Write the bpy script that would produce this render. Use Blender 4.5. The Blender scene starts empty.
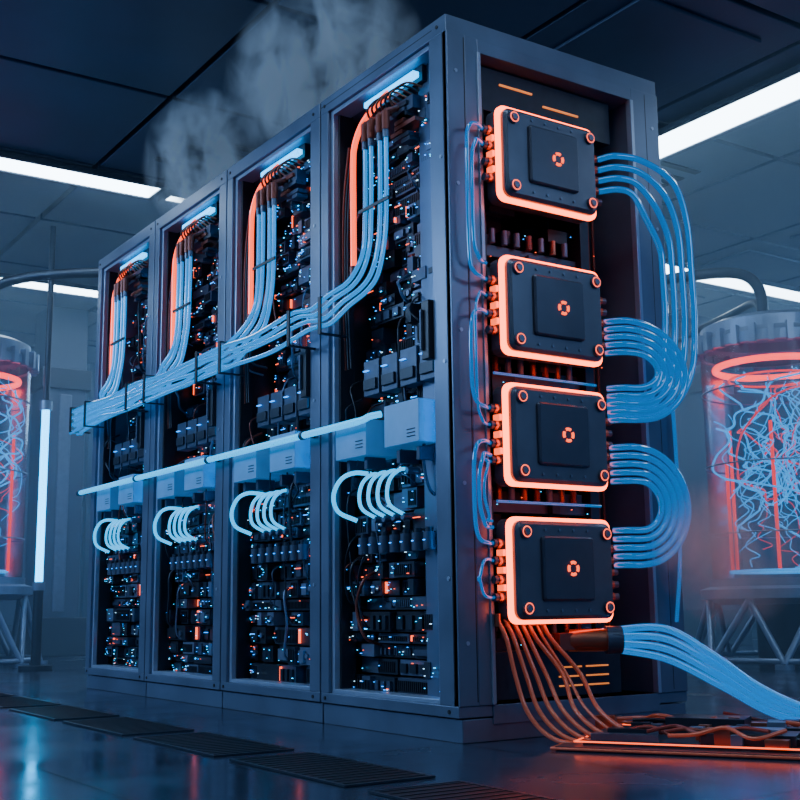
import bpy, math, random
from mathutils import Vector, Matrix
rnd=random.Random(7)
scene=bpy.context.scene
# ---------------------------------------------------------------- helpers
def new_mat(name):
    m=bpy.data.materials.new(name);m.use_nodes=True
    return m,m.node_tree,m.node_tree.nodes['Principled BSDF']
def pmat(name,col,metal=0.0,rough=0.5,em=None,es=0.0,noise=0.0,nscale=8.0,coat=0.0,bump=0.0,rvar=0.0):
    m,nt,b=new_mat(name)
    b.inputs['Base Color'].default_value=(*col,1);b.inputs['Metallic'].default_value=metal
    b.inputs['Roughness'].default_value=rough;b.inputs['Coat Weight'].default_value=coat
    if em: b.inputs['Emission Color'].default_value=(*em,1);b.inputs['Emission Strength'].default_value=es
    if noise or bump or rvar:
        tc=nt.nodes.new('ShaderNodeTexCoord');n=nt.nodes.new('ShaderNodeTexNoise')
        n.inputs['Scale'].default_value=nscale;n.inputs['Detail'].default_value=6
        nt.links.new(tc.outputs['Object'],n.inputs['Vector'])
        if noise:
            r=nt.nodes.new('ShaderNodeMapRange');r.inputs['To Min'].default_value=1-noise;r.inputs['To Max'].default_value=1+noise
            nt.links.new(n.outputs['Fac'],r.inputs['Value'])
            mx=nt.nodes.new('ShaderNodeVectorMath');mx.operation='SCALE';mx.inputs[0].default_value=col
            nt.links.new(r.outputs[0],mx.inputs['Scale']);nt.links.new(mx.outputs[0],b.inputs['Base Color'])
        if rvar:
            r=nt.nodes.new('ShaderNodeMapRange');r.inputs['To Min'].default_value=max(.02,rough-rvar);r.inputs['To Max'].default_value=rough+rvar
            nt.links.new(n.outputs['Fac'],r.inputs['Value']);nt.links.new(r.outputs[0],b.inputs['Roughness'])
        if bump:
            bp=nt.nodes.new('ShaderNodeBump');bp.inputs['Strength'].default_value=bump;bp.inputs['Distance'].default_value=.01
            nt.links.new(n.outputs['Fac'],bp.inputs['Height']);nt.links.new(bp.outputs[0],b.inputs['Normal'])
    return m
M={}
M['frame']=pmat('brushed_blue_steel',(.11,.155,.24),.4,.34,noise=.4,nscale=4,rvar=.12)
M['frame_lt']=pmat('edge_steel',(.28,.36,.5),.4,.3,noise=.2,nscale=9)
M['groove']=pmat('panel_groove',(.008,.01,.016),.2,.6)
M['dark']=pmat('black_anodised',(.014,.018,.028),.3,.4,noise=.4,nscale=12)
M['void']=pmat('rack_interior',(.003,.004,.007),.1,.7)
M['mod1']=pmat('module_charcoal',(.022,.032,.05),.4,.36,noise=.4,nscale=20)
M['mod2']=pmat('module_slate',(.055,.08,.13),.4,.38,noise=.4,nscale=20)
M['mod3']=pmat('module_bluegrey',(.12,.165,.25),.4,.38,noise=.3,nscale=20)
M['copper']=pmat('copper_fitting',(.36,.12,.07),.8,.35)
M['coppercab']=pmat('copper_cable_sheath',(.42,.11,.055),.1,.35,em=(1,.12,.04),es=.06,coat=.4)
M['rust']=pmat('reddish_fitting',(.22,.05,.035),.4,.4)
M['box']=pmat('pale_distribution_box',(.20,.34,.56),.1,.4,em=(.0,.28,.75),es=.16,noise=.2,nscale=12)  # faint blue emission lifts the box brightness, it is no lamp
M['plate']=pmat('cold_plate_dark',(.10,.12,.17),.5,.36,noise=.25,nscale=10)
M['plate2']=pmat('cold_plate_inner',(.065,.08,.12),.5,.32,noise=.2,nscale=14)
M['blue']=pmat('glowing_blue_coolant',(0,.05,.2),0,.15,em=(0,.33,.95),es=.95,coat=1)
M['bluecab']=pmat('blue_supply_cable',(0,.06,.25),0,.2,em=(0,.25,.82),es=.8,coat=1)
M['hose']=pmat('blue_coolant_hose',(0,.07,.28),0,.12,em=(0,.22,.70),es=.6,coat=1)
M['cyan']=pmat('glowing_cyan_coolant',(0,.05,.1),0,.3,em=(0,.45,1),es=1.9)
M['bar']=pmat('cyan_light_bar',(0,.2,.4),0,.3,em=(0,.42,1),es=4.5)
M['orange']=pmat('glowing_orange_tube',(.3,.03,.005),0,.3,em=(1,.07,.015),es=3,coat=.4)
M['glow']=pmat('orange_light_gasket',(.8,.15,.05),0,.4,em=(1,.10,.02),es=9)
M['glow2']=pmat('orange_indicator',(.8,.15,.05),0,.4,em=(1,.09,.018),es=2.6)
M['amber']=pmat('amber_slot_light',(.8,.4,.1),0,.4,em=(1,.25,.04),es=.8)
M['ledc']=pmat('led_cyan',(.1,.6,.8),0,.4,em=(0,.5,1),es=4)
M['ledb']=pmat('led_blue',(.1,.3,.8),0,.4,em=(0,.26,1),es=3.5)
M['ledo']=pmat('led_orange',(.8,.2,.1),0,.4,em=(1,.10,.03),es=3)
M['ledw']=pmat('led_white',(.8,.9,1),0,.4,em=(.4,.75,1),es=2.5)
M['fillstrip']=pmat('hidden_fill_glow',(0,.3,.5),0,.4,em=(.0,.34,1),es=12)  # glow for the added strip that brightens the rack interior
M['strip']=pmat('white_light_diffuser',(.8,.9,1),0,.5,em=(.66,.84,1),es=13)
M['wall']=pmat('wall_panel_blue',(.045,.07,.12),.2,.5,noise=.3,nscale=2)
M['wall2']=pmat('wall_rib_dark',(.02,.03,.05),.4,.45)
M['ceil']=pmat('ceiling_panel_dark',(.045,.07,.12),.25,.42,noise=.5,nscale=2.5,rvar=.12)
M['seam']=pmat('ceiling_seam',(.008,.012,.02),.2,.7)
M['steel']=pmat('reactor_steel',(.2,.27,.4),.5,.38,noise=.25,nscale=8)
M['pipe']=pmat('dark_conduit',(.025,.035,.055),.6,.4)
M['red']=pmat('red_plasma_ring',(.8,.03,.02),0,.4,em=(1,.03,.025),es=4)
M['redtube']=pmat('red_plasma_column',(.3,.01,.01),0,.4,em=(1,.025,.03),es=1.6)
M['arc']=pmat('cyan_plasma_arc',(.0,.1,.2),0,.4,em=(.0,.40,1),es=1.3)
M['arc2']=pmat('red_plasma_arc',(.5,.05,.05),0,.4,em=(1,.04,.05),es=1)
M['wtube']=pmat('cyan_white_tube',(.0,.2,.3),0,.4,em=(0,.44,1),es=8)
M['grate']=pmat('floor_grate',(.005,.006,.009),.4,.5)
m=bpy.data.materials.new('clear_glass');m.use_nodes=True;nt=m.node_tree;nt.nodes.clear()
o=nt.nodes.new('ShaderNodeOutputMaterial');mx=nt.nodes.new('ShaderNodeMixShader');fr=nt.nodes.new('ShaderNodeFresnel');fr.inputs[0].default_value=1.4
tr=nt.nodes.new('ShaderNodeBsdfTransparent');tr.inputs[0].default_value=(.75,.9,1,1);gl=nt.nodes.new('ShaderNodeBsdfGlossy');gl.inputs['Roughness'].default_value=.2
nt.links.new(fr.outputs[0],mx.inputs[0]);nt.links.new(tr.outputs[0],mx.inputs[1]);nt.links.new(gl.outputs[0],mx.inputs[2]);nt.links.new(mx.outputs[0],o.inputs[0]);M['glass']=m

class MB:
    def __init__(s): s.v=[];s.f=[];s.m=[];s.sm=[];s.mats=[]
    def mi(s,k):
        if k not in s.mats: s.mats.append(k)
        return s.mats.index(k)
    def add(s,vs,fs,k,smooth=False):
        b=len(s.v);s.v+= [tuple(v) for v in vs];i=s.mi(k)
        for f in fs: s.f.append(tuple(b+q for q in f));s.m.append(i);s.sm.append(smooth)
    def box(s,x0,x1,y0,y1,z0,z1,k):
        s.add([(x0,y0,z0),(x1,y0,z0),(x1,y1,z0),(x0,y1,z0),(x0,y0,z1),(x1,y0,z1),(x1,y1,z1),(x0,y1,z1)],
              [(0,3,2,1),(4,5,6,7),(0,1,5,4),(1,2,6,5),(2,3,7,6),(3,0,4,7)],k)
    def obox(s,c,d,rotz,k):
        R=Matrix.Rotation(rotz,3,'Z');vs=[]
        for z in(-1,1):
            for x,y in((-1,-1),(1,-1),(1,1),(-1,1)): vs.append(Vector(c)+R@Vector((x*d[0]/2,y*d[1]/2,z*d[2]/2)))
        s.add(vs,[(0,3,2,1),(4,5,6,7),(0,1,5,4),(1,2,6,5),(2,3,7,6),(3,0,4,7)],k)
    def cyl(s,p0,p1,r,k,n=14,r2=None,caps=True):
        p0=Vector(p0);p1=Vector(p1);d=(p1-p0).normalized();r2=r if r2 is None else r2
        a=d.orthogonal().normalized();b=d.cross(a);vs=[]
        for p,rr in((p0,r),(p1,r2)):
            for i in range(n):
                t=2*math.pi*i/n;vs.append(p+(a*math.cos(t)+b*math.sin(t))*rr)
        s.add(vs,[(i,(i+1)%n,n+(i+1)%n,n+i) for i in range(n)],k,True)
        if caps: s.add(vs,[tuple(range(n-1,-1,-1)),tuple(range(n,2*n))],k)
    def tube(s,pts,r,k,n=8,sub=6,closed=False):
        P=[Vector(p) for p in pts];N=len(P);Q=[]
        rg=range(N if closed else N-1)
        for i in rg:
            if closed: a,b,c,d=P[(i-1)%N],P[i],P[(i+1)%N],P[(i+2)%N]
            else: a=P[i-1] if i>0 else P[0]*2-P[1];b,c=P[i],P[i+1];d=P[i+2] if i+2<N else P[-1]*2-P[-2]
            for j in range(sub):
                t=j/sub;Q.append(.5*((2*b)+(c-a)*t+(2*a-5*b+4*c-d)*t*t+(3*b-a-3*c+d)*t**3))
        if not closed: Q.append(P[-1])
        L=len(Q);vs=[];nrm=None
        for i in range(L):
            if closed: tg=(Q[(i+1)%L]-Q[i-1])
            else: tg=Q[min(i+1,L-1)]-Q[max(i-1,0)]
            if tg.length<1e-9: tg=Vector((0,0,1))
            tg.normalize()
            if nrm is None: nrm=tg.orthogonal().normalized()
            nrm=(nrm-tg*nrm.dot(tg))
            if nrm.length<1e-6: nrm=tg.orthogonal()
            nrm.normalize();bn=tg.cross(nrm)
            for q in range(n):
                th=2*math.pi*q/n;vs.append(Q[i]+(nrm*math.cos(th)+bn*math.sin(th))*r)
        fs=[]
        for i in range(L if closed else L-1):
            i2=(i+1)%L
            for q in range(n): fs.append((i*n+q,i*n+(q+1)%n,i2*n+(q+1)%n,i2*n+q))
        s.add(vs,fs,k,True)
        if not closed: s.add(vs,[tuple(range(n-1,-1,-1)),tuple((L-1)*n+q for q in range(n))],k)
    def ring(s,c,R,r,k,n=8,seg=32,axis='Z'):
        pts=[]
        for i in range(seg):
            t=2*math.pi*i/seg;a,b=R*math.cos(t),R*math.sin(t)
            pts.append((c[0]+a,c[1]+b,c[2]) if axis=='Z' else (c[0],c[1]+a,c[2]+b))
        s.tube(pts,r,k,n=n,sub=1,closed=True)
    def plate(s,xb,xf,yc,zc,w,h,rad,ch,k):
        def loop(x,ins):
            out=[];r=max(rad-ins,.002);W=w/2-ins;Hh=h/2-ins
            for cx,cz,a0 in((W-r,Hh-r,0),(-W+r,Hh-r,90),(-W+r,-Hh+r,180),(W-r,-Hh+r,270)):
                for i in range(5):
                    t=math.radians(a0+i*22.5);out.append((x,yc+cx+r*math.cos(t),zc+cz+r*math.sin(t)))
            return out
        loops=[loop(xb,0),loop(xf-ch,0),loop(xf,ch)];n=20;vs=sum(loops,[])
        fs=[]
        for l in range(2):
            for i in range(n): fs.append((l*n+i,l*n+(i+1)%n,(l+1)*n+(i+1)%n,(l+1)*n+i))
        fs.append(tuple(range(2*n,3*n)));fs.append(tuple(range(n-1,-1,-1)))
        s.add(vs,fs,k)
    def lathe(s,c,prof,k,n=40,smooth=False):
        vs=[]
        for (r,z) in prof:
            for i in range(n):
                t=2*math.pi*i/n;vs.append((c[0]+r*math.cos(t),c[1]+r*math.sin(t),c[2]+z))
        fs=[]
        for l in range(len(prof)-1):
            for i in range(n): fs.append((l*n+i,l*n+(i+1)%n,(l+1)*n+(i+1)%n,(l+1)*n+i))
        s.add(vs,fs,k,smooth)
    def obj(s,name,parent=None,bevel=0):
        me=bpy.data.meshes.new(name);me.from_pydata(s.v,[],s.f);me.update()
        for k in s.mats: me.materials.append(M[k])
        me.polygons.foreach_set('material_index',s.m);me.polygons.foreach_set('use_smooth',s.sm)
        o=bpy.data.objects.new(name,me);scene.collection.objects.link(o)
        if parent: o.parent=parent
        if bevel:
            b=o.modifiers.new('bevel','BEVEL');b.width=bevel;b.segments=2;b.limit_method='ANGLE'
        return o
def empty(name):
    e=bpy.data.objects.new(name,None);scene.collection.objects.link(e);return e

H=2.4;W=.855;D=1.0
# ---------------------------------------------------------------- room
XL,XR,YF,YB,ZC=-10.5,5.0,-6.0,9.5,3.3
m,nt,b=new_mat('polished_dark_floor_tiles')
tc=nt.nodes.new('ShaderNodeTexCoord');br=nt.nodes.new('ShaderNodeTexBrick');br.offset=0;br.squash=1
br.inputs['Scale'].default_value=1;br.inputs['Brick Width'].default_value=1.2;br.inputs['Row Height'].default_value=1.2
br.inputs['Mortar Size'].default_value=.009;br.inputs['Mortar Smooth'].default_value=.2
br.inputs['Color1'].default_value=(.022,.04,.075,1);br.inputs['Color2'].default_value=(.034,.055,.10,1);br.inputs['Mortar'].default_value=(.002,.003,.005,1)
nt.links.new(tc.outputs['Object'],br.inputs['Vector']);nt.links.new(br.outputs['Color'],b.inputs['Base Color'])
no=nt.nodes.new('ShaderNodeTexNoise');no.inputs['Scale'].default_value=1.8;no.inputs['Detail'].default_value=8;nt.links.new(tc.outputs['Object'],no.inputs['Vector'])
mr=nt.nodes.new('ShaderNodeMapRange');mr.inputs['From Min'].default_value=.3;mr.inputs['From Max'].default_value=.7;mr.inputs['To Min'].default_value=.09;mr.inputs['To Max'].default_value=.30
nt.links.new(no.outputs['Fac'],mr.inputs['Value']);nt.links.new(mr.outputs[0],b.inputs['Roughness'])
bp=nt.nodes.new('ShaderNodeBump');bp.inputs['Strength'].default_value=.5;bp.inputs['Distance'].default_value=.01;bp.invert=True
nt.links.new(br.outputs['Fac'],bp.inputs['Height']);nt.links.new(bp.outputs[0],b.inputs['Normal'])
b.inputs['Metallic'].default_value=.3;b.inputs['Specular IOR Level'].default_value=.9
M['floor']=m
f=MB();f.box(XL,XR,YF,YB,-.1,0,'floor');f.obj('floor')
c=MB();c.box(XL,XR,YF,YB,ZC+.06,ZC+.16,'seam');
S=1.25
strips=[(-4.52,-4.28,-5,.72),(-4.5,-4.38,.83,1.6),(-7.3,-7.05,-3,3.5),(-3.2,2.5,2.95,3.24),(-4.0,-3.75,5.0,8.5),(-6.2,-6.0,3.8,7.5),(-2.0,2.6,-3.1,-2.85),(-.5,3.0,-.4,-.2)]  # last two strips are out of view, added to light the racks
nx=int((XR-XL)/S);ny=int((YB-YF)/S)
for i in range(nx+1):
    for j in range(ny+1):
        x0=XL+i*S+.018;x1=min(x0+S-.036,XR);y0=YF+j*S+.018;y1=min(y0+S-.036,YB)
        if x1-x0<.05 or y1-y0<.05: continue
        c.box(x0,x1,y0,y1,ZC,ZC+.059,'ceil')
        if (i*3+j)%3==0: c.box(x0+.18,x1-.18,y0+.18,y1-.18,ZC-.02,ZC-.001,'ceil')
        if (i+2*j)%5==0:
            for q in range(4): c.box(x0+.3+q*.15,x0+.36+q*.15,y0+.25,y1-.25,ZC-.012,ZC-.001,'seam')
c.obj('ceiling',bevel=.01)
for i,(a,b_,c_,d_) in enumerate(strips):
    e=empty('ceiling_light_strip')
    s=MB();s.box(a,b_,c_,d_,ZC-.045,ZC-.03,'strip');s.obj('diffuser',e)
    s=MB();s.box(a-.03,a,c_-.03,d_+.03,ZC-.055,ZC-.021,'pipe');s.box(b_,b_+.03,c_-.03,d_+.03,ZC-.055,ZC-.021,'pipe')
    s.box(a,b_,c_-.03,c_,ZC-.055,ZC-.021,'pipe');s.box(a,b_,d_,d_+.03,ZC-.055,ZC-.021,'pipe');s.box(a,b_,c_,d_,ZC-.029,ZC-.021,'pipe');s.obj('housing',e)
w=MB();w.box(XL-.1,XL,YF,YB,0,ZC,'wall')
y=YF
while y<YB-.2:
    w.box(XL,XL+.05,y+.04,min(y+1.16,YB),.25,1.6,'wall');w.box(XL,XL+.05,y+.04,min(y+1.16,YB),1.66,3.0,'wall');w.box(XL,XL+.14,y-.06,y+.02,0,ZC,'wall2');y+=1.2
w.obj('wall_left',bevel=.01)
w=MB();w.box(XL,XR,YB,YB+.1,0,ZC,'wall')
x=XL
while x<XR-.2:
    w.box(x+.04,min(x+1.16,XR),YB-.05,YB,.25,1.6,'wall');w.box(x+.04,min(x+1.16,XR),YB-.05,YB,1.66,3.0,'wall');w.box(x-.06,x+.02,YB-.14,YB,0,ZC,'wall2');x+=1.2
w.obj('wall_back',bevel=.01)
w=MB();w.box(XL+.001,XL+.16,YF,YB,0,.2,'wall2');w.obj('baseboard_left')
w=MB();w.box(XL+.16,XR,YB-.16,YB,0,.2,'wall2');w.obj('baseboard_back')
g=empty('floor_grate')
s=MB()
for i in range(8):
    x0=-4.4+i*.72
    s.box(x0,x0+.60,-.72,-.48,.001,.004,'grate')
    s.box(x0-.010,x0,-.73,-.47,.001,.006,'mod1');s.box(x0+.60,x0+.61,-.73,-.47,.001,.006,'mod1')
    s.box(x0,x0+.60,-.73,-.72,.001,.006,'mod1');s.box(x0,x0+.60,-.48,-.47,.001,.006,'mod1')
    for q in range(15): s.box(x0+.01+q*.04,x0+.018+q*.04,-.72,-.48,.004,.006,'dark')
s.obj('grate_bars',g)

# ---------------------------------------------------------------- racks
def gear(xr,i):
    s=MB();x0,x1=xr-.79,xr-.13
    led=['ledc','ledb','ledb','ledo','ledw','ledc']
    z=.12
    while z<2.24:
        h=rnd.choice([.04,.05,.06,.075])
        x=x0+.005
        top=z>1.12
        while x<x1-.03:
            wd=rnd.choice([.04,.06,.09,.13,.2]);wd=min(wd,x1-x-.004)
            fy=rnd.uniform(.07,.14)
            if top and x-xr<-.40: fy=rnd.uniform(.17,.26)
            if .86<z<1.12 : fy=.14
            k=rnd.choice(['mod1','mod1','dark','mod2','mod2','mod3' if not top or x-xr>-.4 else 'mod1'])
            s.box(x,x+wd-.006,fy,fy+.2,z,z+h-.007,k)
            t=rnd.random()
            if wd>.05:
                if t<.35:
                    for q in range(int(wd/.012)-1):
                        s.box(x+.005+q*.012,x+.010+q*.012,fy-.005,fy,z+.008,z+h-.016,'dark' if k!='dark' else 'mod2')
                elif t<.6:
                    s.box(x+.01,x+wd*.55,fy-.012,fy,z+.01,z+h-.02,rnd.choice(['mod2','mod3','dark']))
                    s.cyl((x+wd*.75,fy-.01,z+h*.45),(x+wd*.75,fy,z+h*.45),.011,'mod3',10)
                elif t<.85:
                    for q in range(3):
                        s.box(x+.01+q*wd*.3,x+wd*.24+q*wd*.3,fy-.01,fy,z+.008,z+h-.02,'mod1' if k!='mod1' else 'mod2')
            for q in range(rnd.choice([1,1,2,3,4,5])):
                lx=x+rnd.uniform(.004,max(.005,wd-.012));lz=z+rnd.uniform(.006,h-.014)
                ww=rnd.choice([.0025,.003,.004,.009]);s.box(lx,lx+ww,fy-.014,fy-.010,lz,lz+.0026,rnd.choice(led))
            r_=rnd.random()
            if r_<.07: s.box(x+.006,x+.009,fy-.01,fy,z+.008,z+h-.012,'ledo')
            elif r_<.18: s.box(x+.008,x+min(wd*.5,.05),fy-.013,fy-.01,z+h*.5,z+h*.5+.003,'ledb' if rnd.random()<.55 else 'ledo')
            x+=wd
        z+=h
    for q in range(22):
        xx=x0+rnd.uniform(.01,.62);za=rnd.uniform(.5,2.1);zb=za-rnd.uniform(.12,.45)
        zb=max(.15,zb);s.tube([(xx,.12,za),(xx+.01,.05,za-.04),(xx+rnd.uniform(-.05,.05),.05,(za+zb)/2),(xx+rnd.uniform(-.04,.04),.06,zb+.03),(xx,.12,zb)],rnd.choice([.003,.004,.006]),rnd.choice(['dark','mod1','mod2','rust','mod3']),6,4)
    for q in range(3):
        s.tube([(x0+.03+q*.02,.06,1.3),(x0+.03+q*.018,.05,1.6),(x0+.035+q*.02,.05,1.95),(x0+.06+q*.03,.06,2.18)],.005,'dark' if q else 'rust',6,5)
    return s
racks=[]
for i in range(4):
    xr=-i*W-.005;xl=xr-W+.01
    R=empty('server_rack');racks.append(R)
    s=MB()
    s.box(xl,xr,.012,D-.01,.0,.07,'frame');s.box(xl,xr,0,D,.075,.11,'frame')
    s.box(xl,xr,0,D,H-.06,H,'frame')
    s.box(xl+.01,xr-.01,.02,.05,H-.075,H-.06,'frame_lt')
    s.box(xl,xr,D-.03,D,.11,H-.06,'dark')
    for a,b_ in((xl,xl+.055),(xr-.075 if i else xr-.10,xr)):
        s.box(a,b_,0,.07,.11,H-.06,'frame')
    s.box(xl+.055,xl+.075,.014,.09,.11,H-.06,'frame_lt');s.box(xl+.075,xl+.085,.035,.10,.11,H-.06,'dark')
    xx=xr-.075 if i else xr-.10
    s.box(xx-.02,xx,.014,.09,.11,H-.06,'frame_lt');s.box(xx-.03,xx-.02,.035,.10,.11,H-.06,'dark')
    s.box(xl+.075,xx-.02,.014,.09,.11,.125,'frame_lt');s.box(xl+.075,xx-.02,.014,.09,H-.078,H-.06,'frame_lt')
    s.box(xl,xl+.02,.07,D-.03,.11,H-.06,'frame' if i==3 else 'dark')
    if i: s.box(xr-.02,xr,.07,D-.03,.11,H-.06,'dark')
    else:
        s.box(xr-.022,xr-.017,-.0008,.01,.13,H-.07,'groove');s.box(xl,xr-.08,-.0008,.01,H-.03,H-.026,'groove')
    for zz in(.5,1.2,1.9): s.cyl((xr-.04,-.003,zz),(xr-.04,.0,zz),.007,'frame_lt',8)
    for zz in(H-.03,.092): s.cyl((xl+.03,-.003,zz),(xl+.03,.0,zz),.007,'groove',8);s.cyl((xr-.05,-.003,zz),(xr-.05,.0,zz),.007,'groove',8)
    s.obj('cabinet_frame',R,bevel=.004)
    s=MB();s.box(xx-.036,xx-.031,.045,.055,.14,2.25,'fillstrip');s.obj('hidden_fill_strip',R)  # emissive strip hidden behind the post, added to brighten the modules
    s=MB();s.box(xl+.02,xr-(.02 if i else .28),.36,.38,.11,H-.06,'void')
    s.box(xx-.045,xx-.003,-.018,.014,1.22,1.42,'dark');s.box(xx-.04,xx-.03,-.03,-.018,1.25,1.39,'mod2')
    s.obj('rear_baffle_and_latch',R,bevel=.003)
    gear(xr,i).obj('server_modules',R)
    s=MB();s.box(xr-.57,xr-.24,.03,.055,2.278,2.298,'bar');s.box(xr-.59,xr-.22,.055,.10,2.26,2.32,'dark');s.obj('status_light_bar',R)
    s=MB();s.box(xr-.56,xr-.26,.04,.12,2.17,2.22,'mod2')
    for x in(xr-.485,xr-.445,xr-.385,xr-.345):
        s.cyl((x,-.02,2.10),(x,-.02,2.17),.015,'rust',10);s.cyl((x,-.02,2.07),(x,-.02,2.10),.012,'mod3',10);s.cyl((x,-.02,2.17),(x,.05,2.20),.012,'rust',8)
    for q in range(6): s.tube([(xr-.5+q*.03,.02,2.19),(xr-.48+q*.03,-.01,2.23),(xr-.42+q*.03,.02,2.26),(xr-.33+q*.02,.06,2.19+.01*q)],.0045,['rust','dark','copper'][q%3],6,4)
    for q in range(8): s.box(xr-.34+rnd.uniform(-.06,.06),xr-.30+rnd.uniform(-.04,.07),.03,.08,2.05+.02*q,2.065+.02*q,rnd.choice(['rust','mod2','mod1']))
    s.obj('coolant_manifold',R)
    s=MB()
    s.tube([(xr-.635,.02,1.66),(xr-.635,.02,1.85),(xr-.635,.02,2.06),(xr-.625,.02,2.14),(xr-.575,.02,2.205),(xr-.49,.02,2.245),(xr-.40,.03,2.275)],.012,'orange',10,6)
    s.cyl((xr-.635,.02,1.63),(xr-.635,.02,1.67),.015,'rust',10)
    s.obj('hot_return_pipe',R)
    s=MB()
    for a in(-.72,-.39):
        s.box(xr+a,xr+a+.21,-.01,.14,.945 if a<-.5 else .955,1.075 if a<-.5 else 1.10,'box')
        s.box(xr+a+.03,xr+a+.05,.02,.10,.90,.945,'mod2');s.box(xr+a+.15,xr+a+.17,.02,.10,.90,.945,'mod2')
        for q in range(3): s.box(xr+a+.14,xr+a+.19,-.013,-.009,.975+q*.012,.979+q*.012,'mod2')
    s.obj('distribution_boxes',R,bevel=.006)
    s=MB()
    for q in range(4):
        x=xr-.56+q*.06
        s.tube([(x+.05,.07,.875),(x+.032,.03,.88),(x+.012,.0,.85),(x+.004,-.01,.80),(x+.010,.0,.755),(x+.022,.05,.725)],.0068,'cyan',8,6)
        s.cyl((x+.05,.04,.875),(x+.05,.09,.875),.012,'mod3',10);s.cyl((x+.022,.04,.72),(x+.022,.09,.72),.012,'mod3',10)
    s.tube([(xr-.60,.07,.89),(xr-.64,.02,.895),(xr-.70,-.0,.875),(xr-.735,-.01,.82),(xr-.72,-.0,.76),(xr-.67,.05,.725)],.0085,'cyan',8,6)
    s.obj('jumper_hoses',R)
    s=MB()
    for q in range(7):
        x=xr-.62+q*.068;s.cyl((x,.05,.60),(x,.05,.66),.022,'mod2',14);s.cyl((x,.05,.66),(x,.05,.675),.014,'mod1',10);s.box(x-.006,x+.006,.024,.029,.63,.634,'ledb')
    for q in range(4):
        x=xr-.60+q*.12;s.box(x,x+.10,.04,.1,1.17,1.3,'mod2');s.box(x+.01,x+.09,.03,.04,1.19,1.23,'mod1');s.box(x+.01,x+.04,.028,.04,1.26,1.264,'ledb')
    s.obj('pump_row',R,bevel=.002)

E=racks[0]
s=MB()
s.box(-.28,0,.075,.13,.11,H-.06,'frame');s.box(-.03,0,.0,.075,.11,H-.06,'frame')
s.box(-.28,0,.86,D,.11,H-.06,'frame')
s.box(-.28,0,.13,.86,H-.11,H-.06,'frame');s.box(-.28,0,.13,.86,.05,.11,'frame')
s.box(-.02,.006,.125,.14,.11,H-.11,'frame_lt');s.box(-.02,.006,.85,.865,.11,H-.11,'frame_lt')
s.box(-.01,.0008,.068,.073,.12,H-.07,'groove');s.box(-.01,.0008,.93,.934,.12,H-.07,'groove')
s.box(-.30,-.26,.13,.86,.11,H-.11,'void')
for zz in(.3,.8,1.3,1.8,2.2):
    s.cyl((0,.035,zz),(.003,.035,zz),.007,'frame_lt',8);s.cyl((0,.965,zz),(.003,.965,zz),.007,'frame_lt',8)
s.obj('end_bay_frame',E,bevel=.005)
s=MB()
s.box(-.25,-.06,.15,.80,2.12,2.28,'mod1')
s.box(-.062,-.055,.27,.42,2.225,2.232,'amber');s.box(-.062,-.055,.47,.64,2.19,2.197,'amber')
for a,b_ in((.15,.19),(.62,.66)): s.box(-.22,-.05,a,b_,.11,2.12,'mod1')
for z in(.30,.75,1.18,1.63): 
    s.box(-.2,-.08,.19,.62,z-.03,z+.01,'mod2');
    for q in range(7): s.cyl((-.06,.22+q*.055,z+.01),(-.06,.22+q*.055,z+.06),.012,rnd.choice(['mod3','rust','copper']),8)
for q in range(60):
    z=rnd.uniform(.14,2.1);y=rnd.uniform(.2,.6);s.box(-.24,-.12+rnd.uniform(0,.07),y,y+rnd.uniform(.03,.12),z,z+rnd.uniform(.02,.08),rnd.choice(['mod1','dark','mod2']))
for q in range(60):
    z=rnd.uniform(.14,2.1);y=rnd.uniform(.2,.7);s.box(-.055,-.05,y,y+.004,z,z+.0025,rnd.choice(['ledb','ledo','ledc']))
for q in range(6): 
    y=.68+q*.025;s.tube([(-.18,y,2.2),(-.18,y,1.5),(-.19,y+.01,.9),(-.18,y,.2)],.006,rnd.choice(['dark','mod1','rust']),6,6)
s.box(-.2,-.02,.16,.70,.12,.27,'mod1');
for r_ in range(3):
    for cc in range(2): s.box(-.021,-.015,.42+cc*.12,.52+cc*.12,.15+r_*.03,.155+r_*.03,'amber')
s.box(-.05,.03,.32,.52,.27,.32,'mod1')
s.box(.0,.06,.36,.44,.27,.325,'rust')
s.obj('end_bay_equipment',E,bevel=.002)
s=MB()
for z in (1.165,.745): s.cyl((.02,.15,z),(.02,.60,z),.005,'hose',8)
s.tube([(.02,.965,1.35),(.025,.975,1.0),(.03,.965,.6),(.02,.94,.35)],.007,'hose',8,6)
s.obj('end_bay_lines',E)

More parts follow.
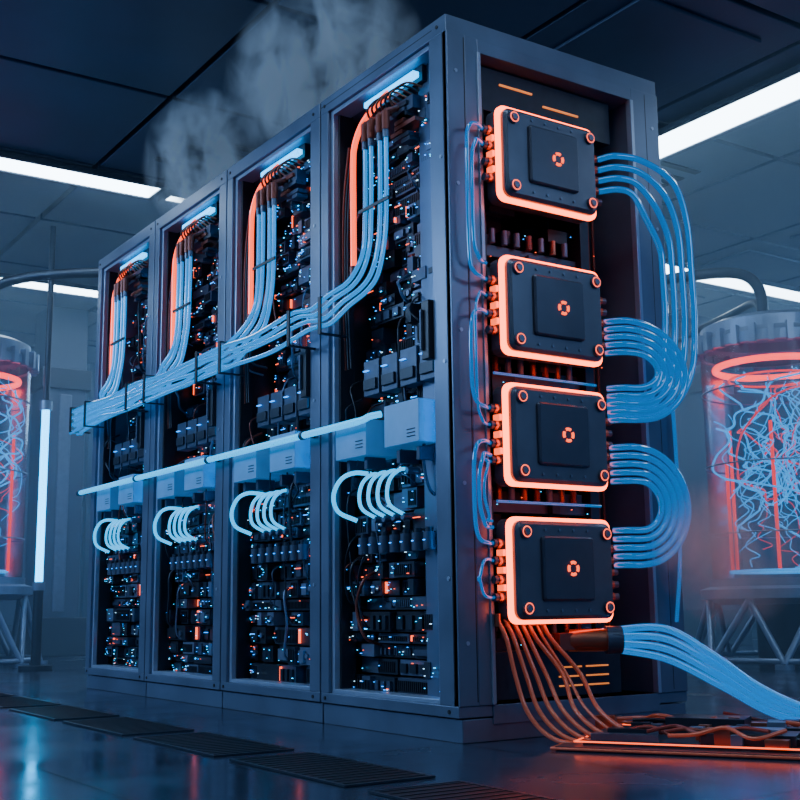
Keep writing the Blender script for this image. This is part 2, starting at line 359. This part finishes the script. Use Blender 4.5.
ZB=[1.915,1.39,.96,.525]
yc=.375
for zi,zc in enumerate(ZB):
    B=empty('liquid_cooling_block')
    s=MB()
    s.box(-.25,0,yc-.16,yc+.16,zc-.12,zc+.12,'mod1')
    s.plate(.0,.052,yc,zc,.432,.330,.03,.004,'plate')
    s.plate(.066,.092,yc,zc,.414,.312,.03,.012,'plate')
    s.plate(.092,.106,yc,zc+.005,.22,.205,.012,.006,'plate2')
    s.obj('cold_plate',B)
    s=MB();s.plate(.052,.068,yc,zc,.440,.338,.032,.003,'glow')
    cy=yc+.012
    for q in range(4):
        a0=math.pi/2*q-.5;pts=[(.107,cy+.0195*math.cos(a0+j*.25),zc+.005+.0195*math.sin(a0+j*.25)) for j in range(5)]
        s.tube(pts,.0052,'glow2',8,3)
    s.obj('light_gasket',B)
    s=MB()
    for sy in(-1,1):
        for sz in(-1,1):
            y=yc+sy*.172;z=zc+sz*.120
            s.cyl((.09,y,z),(.102,y,z),.021,'plate',16);s.cyl((.102,y,z),(.108,y,z),.012,'mod3',6)
            s.ring((.102,y,z),.0165,.0018,'ledo',6,16,'X')
    for q in range(4):
        s.cyl((.092,yc-.09+q*.06,zc+.128),(.096,yc-.09+q*.06,zc+.128),.005,'mod3',8);s.cyl((.092,yc-.09+q*.06,zc-.128),(.096,yc-.09+q*.06,zc-.128),.005,'mod3',8)
    s.obj('screws',B)
    s=MB()
    for dz in(.085,.03,-.03,-.085):
        s.cyl((.03,yc-.255,zc+dz),(.03,yc-.215,zc+dz),.013,'mod2',12);s.cyl((.03,yc-.24,zc+dz),(.03,yc-.228,zc+dz),.017,'copper',6)
    for dz in(.055,0,-.055): s.box(.014,.046,yc-.228,yc-.217,zc+dz-.010,zc+dz+.010,'glow2')
    for dz in(.075,.035,-.005,-.045,-.085):
        s.cyl((.035,yc+.215,zc+dz),(.045,yc+.262,zc+dz),.012,'mod2',12);s.cyl((.038,yc+.232,zc+dz),(.04,yc+.246,zc+dz),.016,'copper',6)
    s.obj('hose_fittings',B)
hs=empty('coolant_hose_loops')
s=MB()
for k in range(4):
    a=.05*k
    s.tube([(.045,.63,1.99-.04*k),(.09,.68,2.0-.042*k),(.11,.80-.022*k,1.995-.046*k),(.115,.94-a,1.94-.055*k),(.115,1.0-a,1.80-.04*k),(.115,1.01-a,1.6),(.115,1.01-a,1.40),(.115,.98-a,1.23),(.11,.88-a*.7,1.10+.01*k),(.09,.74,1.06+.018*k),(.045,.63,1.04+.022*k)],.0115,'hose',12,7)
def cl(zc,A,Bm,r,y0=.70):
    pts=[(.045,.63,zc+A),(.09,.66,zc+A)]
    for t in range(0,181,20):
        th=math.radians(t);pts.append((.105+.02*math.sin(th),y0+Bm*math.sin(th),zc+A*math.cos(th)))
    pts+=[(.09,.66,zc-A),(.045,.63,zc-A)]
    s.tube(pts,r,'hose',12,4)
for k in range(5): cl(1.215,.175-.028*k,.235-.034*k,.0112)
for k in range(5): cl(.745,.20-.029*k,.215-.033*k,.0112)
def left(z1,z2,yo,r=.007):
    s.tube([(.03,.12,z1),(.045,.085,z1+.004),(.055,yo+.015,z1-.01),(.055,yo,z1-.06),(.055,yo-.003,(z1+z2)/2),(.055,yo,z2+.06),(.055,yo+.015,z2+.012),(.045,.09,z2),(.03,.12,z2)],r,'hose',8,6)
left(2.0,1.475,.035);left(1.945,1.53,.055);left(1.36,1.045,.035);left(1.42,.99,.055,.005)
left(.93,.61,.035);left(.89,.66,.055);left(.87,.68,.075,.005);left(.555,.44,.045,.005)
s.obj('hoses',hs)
cb=empty('supply_cable_bundle')
s=MB()
for k in range(4):
    o=(k-1.5)*.036;z_=[0,.01,0,.01][k]
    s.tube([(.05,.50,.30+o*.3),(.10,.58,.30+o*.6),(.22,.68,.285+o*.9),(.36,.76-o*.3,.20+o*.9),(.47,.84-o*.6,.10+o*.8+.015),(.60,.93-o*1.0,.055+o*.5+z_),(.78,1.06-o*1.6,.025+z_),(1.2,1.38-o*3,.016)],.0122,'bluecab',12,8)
s.cyl((.03,.42,.30),(.09,.53,.30),.036,'copper',16);s.cyl((.09,.53,.30),(.115,.575,.30),.045,'mod2',16)
s.obj('cables',cb)
cc=empty('copper_cable_loom')
s=MB()
for k in range(7):
    y0=.14+.03*k;ox=.05+.055*k
    s.tube([(.02,y0,.37),(.05,y0+.01,.31),(.07+ox*.15,y0+.01+.01*k+rnd.uniform(-.02,.02),.20),(.10+ox*.4,y0+.03,.09),(.16+ox*.7,y0+.06,.02),(.26+ox,y0+.10+.02*k,.009),(.40+ox*1.1,y0+.25+.03*k,.009),(.55+ox,y0+.38+.06*k,.012)],rnd.choice([.005,.007]),'coppercab',8,6)
for k in range(6): s.cyl((.02,.14+.035*k,.35),(.02,.14+.035*k,.39),.011,'copper',8)
s.obj('cables',cc)
t=empty('floor_junction_tray')
s=MB()
ang=.55
R2=Matrix.Rotation(ang,3,'Z')
def tp(x,y,z): v=R2@Vector((x,y,0));return (v.x+.55,v.y+.62,z)
def tb(x,y,z,w,d,h,k): s.obox(tp(x,y,z+h/2),(w,d,h),ang,k)
tb(0,0,.001,.95,.60,.012,'mod1');tb(.02,.02,.013,.86,.52,.008,'dark')
tb(-.3,-.1,.021,.2,.18,.02,'mod2');tb(.05,-.12,.021,.26,.14,.03,'mod1');tb(.3,.1,.021,.2,.22,.035,'mod2');tb(-.12,.16,.021,.24,.14,.045,'mod1')
tb(.05,-.12,.051,.18,.08,.012,'mod3');tb(.32,.1,.056,.12,.12,.012,'mod3');tb(-.3,-.1,.041,.12,.1,.012,'dark')
for q in range(46):
    x=rnd.uniform(-.44,.42);y=rnd.uniform(-.26,.24);tb(x,y,.02,rnd.uniform(.02,.07),rnd.uniform(.02,.05),rnd.uniform(.015,.05),rnd.choice(['mod2','mod3','dark','copper','rust','dark']))
for q in range(14):
    x=rnd.uniform(-.45,.3);y=rnd.uniform(-.26,.24);pts=[tp(x+.08*j,y+rnd.uniform(-.05,.05),.045+rnd.uniform(-.01,.025)) for j in range(5)]
    s.tube(pts,.006,rnd.choice(['coppercab','dark','rust']),6,5)
def rr(w,d,z,r,k): 
    s.tube([tp(*p,z) for p in((-w,-d),(0,-d),(w,-d),(w,0),(w,d),(0,d),(-w,d),(-w,0))],r,k,8,1,True)
rr(.485,.31,.008,.004,'coppercab');rr(.43,.26,.024,.0025,'glow2')
s.obj('tray',t,bevel=.002)

# ---------------------------------------------------------------- horizontal coolant bundle
hb=empty('coolant_tube_bundle')
s=MB()
XT=(-.345,-.385,-.445,-.485)
for i in range(4):
    xr=-i*W-.005
    for j in range(4):
        x=xr+XT[j];Y=-.10+.02*i;zs=1.42+.03*j+.006*math.sin(i*2+j);c_=3-j
        pts=[(x,-.02,2.10),(x,-.02,1.95),(x,-.022,1.80),(x,-.03,1.69),(x-.012,-.05,1.62-.018*c_),(x-.055,-.07,1.57-.02*c_),(x-.13,Y,1.54-.024*c_),(x-.26,Y,1.515-.028*c_),(x-.42,Y,zs+.02)]
        xx=x-.72
        while xx>-3.35: pts.append((xx,Y+rnd.uniform(-.006,.006),zs+rnd.uniform(-.012,.012)));xx-=.33
        pts.append((-3.50,Y,zs-.01*(2-j)))
        s.tube(pts,.0090,'blue',10,6)
s.obj('tubes',hb)
s=MB()
for i in range(4):
    for x in(-i*W-.90,-i*W-.66):
        s.box(x-.010,x+.010,-.118,-.112,1.405,1.535,'dark');s.box(x-.010,x+.010,-.118,.0,1.535,1.54,'dark');s.box(x-.010,x+.010,-.118,.0,1.40,1.405,'dark')
    s.box(-i*W-.52,-i*W-.32,-.034,-.028,1.83,1.842,'dark')
s.obj('clamps',hb)
lt=empty('lower_coolant_rail')
s=MB();s.cyl((-3.44,-.05,1.06),(-.50,-.05,1.06),.013,'cyan',12)
s.tube([(-.50,-.05,1.06),(-.46,-.05,1.062),(-.44,-.04,1.07),(-.43,-.0,1.08)],.012,'cyan',10,5)
s.obj('rail_tube',lt)
s=MB()
for i in range(4):
    x=-.90-i*W;s.cyl((x-.01,-.05,1.06),(x+.01,-.05,1.06),.017,'mod2',12);s.box(x-.006,x+.006,-.04,.0,1.053,1.067,'dark')
s.obj('rail_clips',lt)

# ---------------------------------------------------------------- plasma reactors
def reactor(cx,cy,r,zb,zt,seed):
    rr_=random.Random(seed);E=empty('plasma_containment_reactor')
    s=MB();s.lathe((cx,cy,0),[(r,zb),(r,zt)],'glass',56,True);s.obj('glass_cylinder',E)
    s=MB()
    s.lathe((cx,cy,0),[(0,zb-.12),(r*.9,zb-.12),(r*1.18,zb-.08),(r*1.18,zb-.02),(r*1.05,zb),(r*1.05,zb+.05),(r*.95,zb+.05),(0,zb+.02)],'steel',56)
    s.lathe((cx,cy,0),[(r*.96,zt-.02),(r*1.06,zt-.02),(r*1.06,zt+.05),(r*.98,zt+.09),(r*.98,zt+.16),(r*.8,zt+.20),(0,zt+.20)],'steel',56)
    for q in range(28):
        t=q/28*2*math.pi;x=cx+r*1.08*math.cos(t);y=cy+r*1.08*math.sin(t);s.obox((x,y,zt+.03),(.05,.04,.13),t,'steel')
    for z in(zb+.35,(zb+zt)/2,zt-.3):
        s.ring((cx,cy,z),r*1.005,.006,'steel',6,56)
    for q in range(8):
        t=q/8*2*math.pi+.2;t2=t+math.pi/8;t3=t+math.pi/4
        P=lambda a,rad,z:(cx+rad*math.cos(a),cy+rad*math.sin(a),z)
        s.cyl(P(t,r*1.1,zb-.09),P(t2,r*1.35,.03),.022,'steel',8);s.cyl(P(t3,r*1.1,zb-.09),P(t2,r*1.35,.03),.022,'steel',8)
        s.cyl(P(t2,r*1.35,0),P(t2,r*1.35,.03),.06,'steel',10)
    s.ring((cx,cy,.05),r*1.33,.02,'steel',6,40)
    s.cyl((cx,cy,0),(cx,cy,zb-.12),r*.45,'pipe',24)
    s.obj('steel_structure',E)
    s=MB();s.ring((cx,cy,zt-.12),r*.80,.024,'red',8,48);s.ring((cx,cy,zt-.20),r*.62,.008,'redtube',8,48)
    for q in range(8):
        t=rr_.uniform(0,6.28);ra=r*rr_.uniform(.45,.88);x=cx+ra*math.cos(t);y=cy+ra*math.sin(t);h=rr_.uniform(.45,.7)
        s.cyl((x,y,zb+.1),(x,y,zb+.1+(zt-zb)*h),.012,'redtube',8)
    s.obj('red_columns',E)
    s=MB();s.ring((cx,cy,zb+.10),r*.75,.010,'arc',8,48)
    for q in range(50):
        a=rr_.uniform(0,6.28);z=rr_.uniform(zb+.08,zb+.9);pts=[];rad=r*rr_.uniform(.2,.85);da=rr_.uniform(-.35,.35)
        zend=min(zt-.12,z+rr_.uniform(.4,1.3))
        while z<zend:
            pts.append((cx+rad*math.cos(a),cy+rad*math.sin(a),z));a+=da+rr_.uniform(-.35,.35);rad=min(r*.92,max(.05,rad+rr_.uniform(-.09,.09)));z+=rr_.uniform(.02,.09)
        if len(pts)>3: s.tube(pts,rr_.choice([.003,.004,.007]),'arc2' if q%7==0 else 'arc',6,4)
    s.obj('plasma_arcs',E)
reactor(-2.27,4.46,.49,.52,2.15,3)
reactor(-6.56,.07,.46,.62,2.35,5)
for (x,y) in((-5.63,.40),):
    e=empty('vertical_light_tube');s=MB();s.cyl((x,y,.60),(x,y,1.9),.028,'wtube',12);s.obj('tube',e)
    s=MB();s.cyl((x,y,1.9),(x,y,ZC),.022,'pipe',12);s.cyl((x,y,.0),(x,y,.6),.035,'pipe',12);s.cyl((x,y,0),(x,y,.03),.12,'pipe',20);s.cyl((x,y,.56),(x,y,.62),.045,'steel',12);s.cyl((x,y,1.88),(x,y,1.95),.045,'steel',12);s.obj('stand',e)
def pipe(pts,r,name='overhead_conduit'):
    e=empty(name);s=MB();s.tube(pts,r,'pipe',12,6)
    s.cyl(pts[0],Vector(pts[0])+(Vector(pts[1])-Vector(pts[0])).normalized()*.06,r*1.6,'steel',14);s.obj('pipe',e)
pipe([(-5.2,-.25,0),(-5.2,-.25,1.0),(-5.2,-.25,2.2),(-5.15,-.2,2.55),(-5.0,.0,2.68),(-4.6,.5,2.7),(-4.0,1.5,2.7)],.035)
pipe([(-2.3,4.43,2.36),(-2.3,4.4,2.60),(-2.4,4.3,2.72),(-2.7,4.1,2.74),(-3.4,3.8,2.74)],.04)
pipe([(-2.45,4.6,2.36),(-2.45,4.6,2.5),(-2.6,4.7,2.60),(-3.0,4.9,2.62),(-3.8,5.2,2.62)],.03)
for (x,y) in((-8.2,1.3),(-8.6,-1.2),(-5.2,7.0),(-8.3,3.6)):
    e=empty('structural_column');s=MB();s.box(x-.2,x+.2,y-.2,y+.2,0,ZC,'wall');s.box(x-.26,x+.26,y-.26,y+.26,0,.35,'wall2');s.box(x-.24,x+.24,y-.24,y+.24,2.5,2.7,'wall2')
    s.box(x+.2,x+.22,y-.06,y+.06,.4,2.45,'mod3');s.obj('column_body',e,bevel=.01)

# ---------------------------------------------------------------- haze and steam
m=bpy.data.materials.new('self_lit_haze');m.use_nodes=True;nt=m.node_tree;nt.nodes.clear();o=nt.nodes.new('ShaderNodeOutputMaterial')
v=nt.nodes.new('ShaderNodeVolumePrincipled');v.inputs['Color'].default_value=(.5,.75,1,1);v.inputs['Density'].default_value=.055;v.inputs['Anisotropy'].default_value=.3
v.inputs['Emission Color'].default_value=(.06,.28,.8,1);v.inputs['Emission Strength'].default_value=.0045  # faint blue emission in the haze stands in for scattered light
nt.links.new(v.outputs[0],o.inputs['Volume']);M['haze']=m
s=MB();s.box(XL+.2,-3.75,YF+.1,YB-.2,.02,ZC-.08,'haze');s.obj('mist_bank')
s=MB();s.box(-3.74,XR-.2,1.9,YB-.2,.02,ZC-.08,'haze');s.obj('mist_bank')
def steam(loc,sc,dens,seed,col=(.85,.92,1),em=.03,lo=.45,hi=.66):
    m=bpy.data.materials.new('self_lit_steam');m.use_nodes=True;nt=m.node_tree;nt.nodes.clear();N=nt.nodes.new;L=nt.links.new
    o=N('ShaderNodeOutputMaterial');v=N('ShaderNodeVolumePrincipled');v.inputs['Color'].default_value=(*col,1)
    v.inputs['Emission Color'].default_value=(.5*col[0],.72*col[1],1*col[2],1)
    tc=N('ShaderNodeTexCoord');ln=N('ShaderNodeVectorMath');ln.operation='LENGTH';L(tc.outputs['Object'],ln.inputs[0])
    fa=N('ShaderNodeMapRange');fa.inputs['From Min'].default_value=1;fa.inputs['From Max'].default_value=.3;L(ln.outputs['Value'],fa.inputs['Value'])
    mp=N('ShaderNodeMapping');mp.inputs['Location'].default_value=(seed,seed*.7,0);mp.inputs['Scale'].default_value=(sc[0],sc[1],sc[2]*.6);L(tc.outputs['Object'],mp.inputs['Vector'])
    n=N('ShaderNodeTexNoise');n.inputs['Scale'].default_value=6;n.inputs['Detail'].default_value=5;n.inputs['Distortion'].default_value=1.2;L(mp.outputs[0],n.inputs['Vector'])
    r=N('ShaderNodeMapRange');r.inputs['From Min'].default_value=lo;r.inputs['From Max'].default_value=hi;L(n.outputs['Fac'],r.inputs['Value'])
    a=N('ShaderNodeMath');a.operation='MULTIPLY';L(fa.outputs[0],a.inputs[0]);L(r.outputs[0],a.inputs[1])
    d=N('ShaderNodeMath');d.operation='MULTIPLY';d.inputs[1].default_value=dens;L(a.outputs[0],d.inputs[0]);L(d.outputs[0],v.inputs['Density'])
    e2=N('ShaderNodeMath');e2.operation='MULTIPLY';e2.inputs[1].default_value=em*dens;L(a.outputs[0],e2.inputs[0]);L(e2.outputs[0],v.inputs['Emission Strength'])  # emission follows density so the steam looks lit
    L(v.outputs[0],o.inputs['Volume'])
    M['st%d'%seed]=m;s=MB();prof=[(math.sin(math.pi*q/12),-math.cos(math.pi*q/12)) for q in range(13)]
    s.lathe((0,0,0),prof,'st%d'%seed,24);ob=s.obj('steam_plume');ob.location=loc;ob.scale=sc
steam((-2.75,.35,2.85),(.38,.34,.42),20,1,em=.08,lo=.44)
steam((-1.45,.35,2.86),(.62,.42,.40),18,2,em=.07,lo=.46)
steam((.36,.84,.58),(.20,.30,.26),9,3,(1,.66,.68),.05,lo=.44)  # pink steam colour carries the orange glow of the blocks

# ---------------------------------------------------------------- lights
w=bpy.data.worlds.new('w');scene.world=w;w.use_nodes=True;bg=w.node_tree.nodes['Background'];bg.inputs[0].default_value=(.05,.16,.42,1);bg.inputs[1].default_value=.45
def area(loc,target,sx,sy,en,col):  # unseen area lamps added to brighten racks and background, no fixture there
    l=bpy.data.lights.new('added_fill_light','AREA');l.shape='RECTANGLE';l.size=sx;l.size_y=sy;l.energy=en;l.color=col
    o=bpy.data.objects.new('added_fill_light',l);scene.collection.objects.link(o);o.location=loc
    o.rotation_euler=(Vector(target)-Vector(loc)).to_track_quat('-Z','Y').to_euler()
area((-3.5,-4.5,3.0),(-1.8,0,1.6),4,1.0,260,(.32,.58,1))
area((4.2,1.8,2.9),(0,.5,1.2),2,.8,45,(.36,.6,1))
area((-9.5,3.5,3.0),(-8,2,0),2,2,100,(.3,.6,1))
area((-2,8.5,3.0),(-3,6,0),3,1,100,(.3,.6,1))
# ---------------------------------------------------------------- camera
cam=bpy.data.cameras.new('camera');cam.lens=1176.01/800*36;cam.sensor_width=36;cam.clip_start=.05;cam.clip_end=100
co=bpy.data.objects.new('camera',cam);scene.collection.objects.link(co);scene.camera=co
yaw,pitch,roll=2.55127,.17359,-.01206
fw=Vector((math.cos(pitch)*math.cos(yaw),math.cos(pitch)*math.sin(yaw),math.sin(pitch)));r=Vector((math.sin(yaw),-math.cos(yaw),0));u=r.cross(fw)
r2=r*math.cos(roll)+u*math.sin(roll);u2=u*math.cos(roll)-r*math.sin(roll)
mt=Matrix((r2,u2,-fw)).transposed().to_4x4();mt.translation=Vector((2.98340,-2.20596,.41656));co.matrix_world=mt
